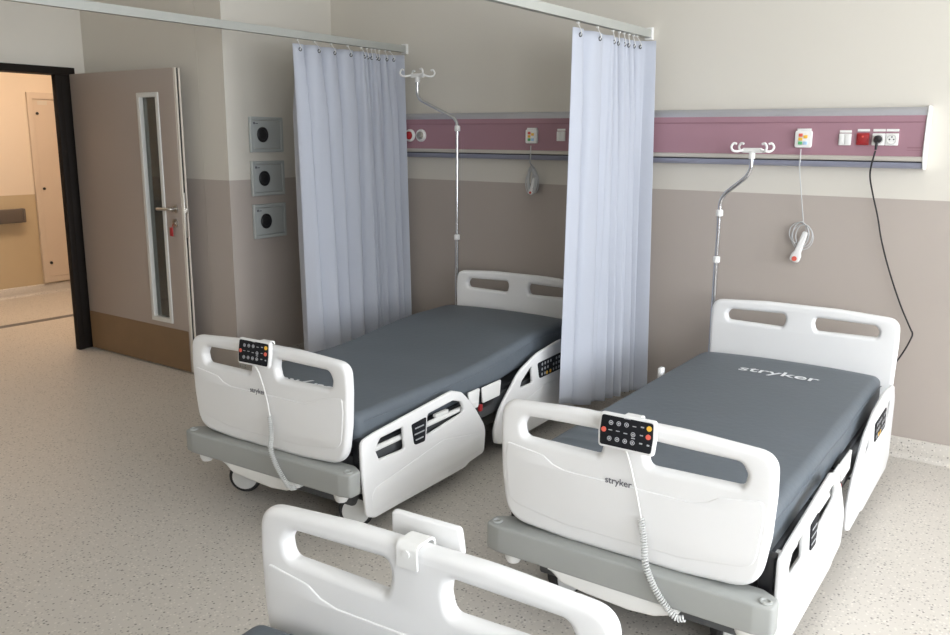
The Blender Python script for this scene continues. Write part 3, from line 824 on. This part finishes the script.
B1 = ((-2.680, 2.255), math.radians(2.75)); B2 = ((-1.054, 2.275), math.radians(1.25)); B3 = ((-1.058, 1.324), PI + math.radians(4.0))
bed1 = make_bed(*B1, 'white hospital bed with raised dark mattress between the two lavender curtains', .058, (-.075, .275, .38, PI), False, tx=-.024)
bed2 = make_bed(*B2, 'white hospital bed showing white mattress lettering near its headboard', 0.0, (.020, 1.705, .365, 0), True, swivel=(.24, 1.0, .30))
BASE[0] = .522
bed3 = make_bed(*B3, 'white hospital bed cut by the picture edge, seen from inside its footboard', .03, None, False, True)

# ------------------------------------------------------------------ hand controls hooked on the footboards
def hand_control(label):
    e = empty('hand_control', (0, 0, .745)); tag(e, label, 'hand control', 'bed hand controls hooked on the footboards')
    w, h = .188, .108
    T = Matrix.Translation((.022, -.022, .010)) @ Matrix.Rotation(math.radians(-7), 4, 'X')
    body = obj('control_body', plate([rpoly([(-w / 2 + .004, -h / 2, .012), (w / 2 - .004, -h / 2, .012), (w / 2, 0, .1), (w / 2 - .004, h / 2, .012), (-w / 2 + .004, h / 2, .012), (-w / 2, 0, .1)], 5)], .018, .006, T @ XZ(-.007), 4), M['white'], e)
    w2, h2 = .171, .092
    face = obj('keypad_face', plate([rpoly([(-w2 / 2 + .003, -h2 / 2, .008), (w2 / 2 - .003, -h2 / 2, .008), (w2 / 2, 0, .1), (w2 / 2 - .003, h2 / 2, .008), (-w2 / 2 + .003, h2 / 2, .008), (-w2 / 2, 0, .1)], 4)], .004, .0012, T @ XZ(-.0165), 2), M['blackface'], e)
    def uv(px, py):
        dx, dy = px - 130, py - 380
        v = .5
        for _ in range(20):
            u = (dx - 20 * v) / 370; v = (90 * u - dy) / 215
        return (u - .5) * w2, (v - .5) * h2
    yf = -.0188
    for p in ((220, 232), (275, 243), (330, 254), (375, 325), (207, 346), (262, 357), (317, 370), (370, 383)):
        x, z = uv(*p); b = bmesh.new(); torus(b, (x, yf, z), .0062, .0011, Matrix.Rotation(PI / 2, 4, 'X'), 18, 6); disc(b, (x, yf, z), .003, .001, 'Y', 8)
        bmesh.ops.transform(b, matrix=T, verts=b.verts); obj('round_button', b, M['ring'], face)
    for p, m in (((168, 277), 'redbtn'), ((480, 346), 'redbtn'), ((487, 287), 'yellow')):
        x, z = uv(*p); b = bmesh.new(); disc(b, (x, yf, z), .0080, .003, 'Y', 20); bmesh.ops.transform(b, matrix=T, verts=b.verts); obj('colour_button', b, M[m], face)
    for p, a, bb in (((385, 268), .006, .0025), ((440, 275), .005, .004), ((433, 333), .005, .003), ((428, 390), .005, .004), ((478, 405), .004, .005), ((215, 285), .006, .0025), ((268, 297), .006, .0025), ((322, 315), .006, .003), ((375, 352), .006, .003), ((335, 212), .011, .0014)):
        x, z = uv(*p); b = bx(x - a, x + a, yf - .0003, yf + .0003, z - bb / 2, z + bb / 2)
        bmesh.ops.transform(b, matrix=T, verts=b.verts); obj('keypad_symbol', b, M['ring'], face, smooth=0)
    # hook over the top bar
    pr = fillet_path([(0, -.0005, -.035), (0, -.0005, .0425), (0, .067, .0425), (0, .067, .012), (0, .065, -.012)], .022, 6)
    b = bmesh.new()
    rows = []
    for i, p in enumerate(pr):
        a = pr[max(i - 1, 0)]; c = pr[min(i + 1, len(pr) - 1)]; t = (c - a).normalized(); nrm = Vector((0, t.z, -t.y))
        rows.append([b.verts.new((x + .010, p.y + nrm.y * d, p.z + nrm.z * d)) for x, d in ((-.026, -.003), (.026, -.003), (.026, .003), (-.026, .003))])
    for r0, r1 in zip(rows, rows[1:]):
        for k in range(4): b.faces.new((r0[k], r0[(k + 1) % 4], r1[(k + 1) % 4], r1[k]))
    b.faces.new(rows[0]); b.faces.new(rows[-1][::-1])
    disc(b, (.010, .0715, .022), .009, .003, 'Y', 18)
    hk = obj('hook', b, M['white2'], e)
    # straight lead then a coiled cord that ends under the bumper
    z0 = .745
    lead = [(.020, -.032, .702), (.028, -.016, .660), (.050, -.006, .565), (.071, -.010, .488)]
    b = bmesh.new(); tube(b, smooth_path([(x, y, z - z0) for x, y, z in lead], 6), .003, 8)
    obj('lead', b, M['white2'], e)
    path = smooth_path([(x, y, z - z0) for x, y, z in [(.071, -.012, .488), (.090, -.024, .42), (.110, -.050, .362), (.140, -.052, .30), (.180, -.052, .25), (.215, -.052, .222), (.240, -.048, .226)]], 40)
    b = bmesh.new(); pts = []; prev = None; L = 0.0
    for i, p in enumerate(path):
        a = path[max(i - 1, 0)]; c = path[min(i + 1, len(path) - 1)]; t = (c - a).normalized()
        if i: L += (p - path[i - 1]).length
        u = Vector((0, 1, 0)) - t * t.y; u.normalize(); w_ = t.cross(u)
        # several points per path step keep the helix round
        pts.append((p, u, w_, L))
    hel = []
    for (p, u, w_, l), (p2, u2, w2_, l2) in zip(pts, pts[1:]):
        for k in range(3):
            f = k / 3; l_ = l + (l2 - l) * f; a = l_ / .0082 * 2 * PI
            hel.append(p.lerp(p2, f) + (u * math.cos(a) + w_ * math.sin(a)) * .0085)
    tube(b, hel, .0027, 5)
    obj('coiled_cord', b, M['coil'], e)
    return e
def on_bed(o, B, dx=0.0):
    (x, y), a = B
    x += dx
    o.location = (x, y, o.location.z); o.rotation_euler = (0, 0, a)
hc = hand_control('black keypad hand control on footboard of bed with letters near headboard'); on_bed(hc, B2)
for B, lab in ((B1, 'black keypad hand control on footboard of bed between the curtains'), (B3, 'hand control seen from behind, hooked on the partly shown bed footboard')):
    c = copy_tree(hc); c['label'] = lab; on_bed(c, B, -.028 if B is B1 else 0.0)

# ------------------------------------------------------------------ drip poles in the head corner sockets
def iv_pole(B, lx, zbend, off, dz, ztop, collars, label):
    (x, y), a = B
    p = Matrix.Translation((x, y, 0)) @ Matrix.Rotation(a, 4, 'Z') @ Vector((lx, 2.2, .337))
    e = empty('drip_pole', p, a); tag(e, label, 'drip pole', 'chrome drip poles at the bed heads')
    z0 = .337
    b = bmesh.new(); tube(b, [(0, 0, 0), (0, 0, collars[1] - z0)], .013, 14); obj('outer_tube', b, M['chrome'], e)
    b = bmesh.new()
    tube(b, fillet_path([(0, 0, collars[1] - z0), (0, 0, zbend - z0), (off, 0, zbend + dz - z0), (off, 0, ztop - z0)], .05, 8), .0105, 14)
    obj('upper_tube', b, M['chrome'], e)
    for zc in collars:
        b = bmesh.new(); lathe(b, [(.0135, -.018), (.019, -.014), (.019, .012), (.0135, .018)], Matrix.Translation((0, 0, zc - z0)), 16); obj('collar', b, M['white2'], e)
    hd = bmesh.new()
    zt = ztop - z0
    box(hd, off - .05, off + .05, -.014, .014, zt, zt + .026, .006)
    lathe(hd, [(.016, -.03), (.016, .004)], Matrix.Translation((off, 0, zt)), 14)
    hh = obj('hook_head', hd, M['white2'], e)
    for sx in (-1, 1):
        for sy in (-1, 1):
            b = bmesh.new()
            pts = [(off + sx * .045, sy * .008, zt + .016), (off + sx * .065, sy * .04, zt + .008), (off + sx * .082, sy * .06, zt + .012), (off + sx * .090, sy * .065, zt + .030), (off + sx * .080, sy * .062, zt + .048), (off + sx * .064, sy * .060, zt + .046)]
            tube(b, smooth_path(pts, 5), .006, 8)
            obj('hook', b, M['white2'], hh)
    return e
iv_pole(B1, -.510, 1.735, -.312, .135, 2.0, (1.68, .99), 'tall chrome drip pole at the head of the bed between curtains')
iv_pole(B2, -.476, 1.325, .150, .125, 1.556, (1.24, .99), 'short chrome drip pole bent toward the nurse call unit, behind lettered mattress')

# ------------------------------------------------------------------ corridor ceiling lamp (lights the corridor)
cl = empty('corridor_lamp', (-7.45, 3.9, H - .002)); tag(cl, 'flat ceiling lamp lighting the corridor outside the doorway', 'ceiling lamp')
obj('lamp_housing', bx(-.32, .32, -1.3, 1.3, -.05, 0, .006), M['white2'], cl)
obj('diffuser', bx(-.29, .29, -1.27, 1.27, -.058, -.0505, .003), mat('lamp_diffuser', (.8, .75, .65), .6, emit=(1.0, .77, .57), estr=12.0), cl)

# ------------------------------------------------------------------ daylight
w = bpy.data.worlds.new('daylight'); bpy.context.scene.world = w
w.use_nodes = True
bg = w.node_tree.nodes['Background']
bg.inputs['Color'].default_value = (.91, .945, 1.0, 1); bg.inputs['Strength'].default_value = 13.2
for i, (a, b) in enumerate(WINS):
    ld = bpy.data.lights.new('window_portal', 'AREA'); ld.shape = 'RECTANGLE'; ld.size = WZ1 - WZ0; ld.size_y = b - a
    ld.cycles.is_portal = True
    lo_ = bpy.data.objects.new('window_portal', ld); C.objects.link(lo_)
    lo_.location = (XR + .11, (a + b) / 2, (WZ0 + WZ1) / 2); lo_.rotation_euler = (0, PI / 2, 0)

# ------------------------------------------------------------------ camera
f, pitch, yaw, roll = 850.0, 0.2077915590871848, 0.6178683670508228, 0.007355727665433459
cp, sp_ = math.cos(pitch), math.sin(pitch); cy, sy = math.cos(yaw), math.sin(yaw)
fwd = Vector((-sy * cp, cy * cp, -sp_)); right = Vector((cy, sy, 0)); upv = right.cross(fwd)
r2 = right * math.cos(roll) + upv * math.sin(roll); u2 = -right * math.sin(roll) + upv * math.cos(roll)
cam = bpy.data.cameras.new('camera'); cam.sensor_width = 36; cam.lens = f / 950 * 36; cam.clip_start = .02
co = bpy.data.objects.new('camera', cam); C.objects.link(co)
mw = Matrix((( r2.x, u2.x, -fwd.x, 0), (r2.y, u2.y, -fwd.y, 0), (r2.z, u2.z, -fwd.z, 1.62), (0, 0, 0, 1)))
co.matrix_world = mw
sc = bpy.context.scene
sc.camera = co
sc.view_settings.view_transform = 'Standard'; sc.view_settings.look = 'None'
sc.view_settings.exposure = 0.0; sc.view_settings.gamma = 1.0; sc.view_settings.use_curve_mapping = False
sc.cycles.use_denoising = True
sc.cycles.max_bounces = 10; sc.cycles.diffuse_bounces = 6
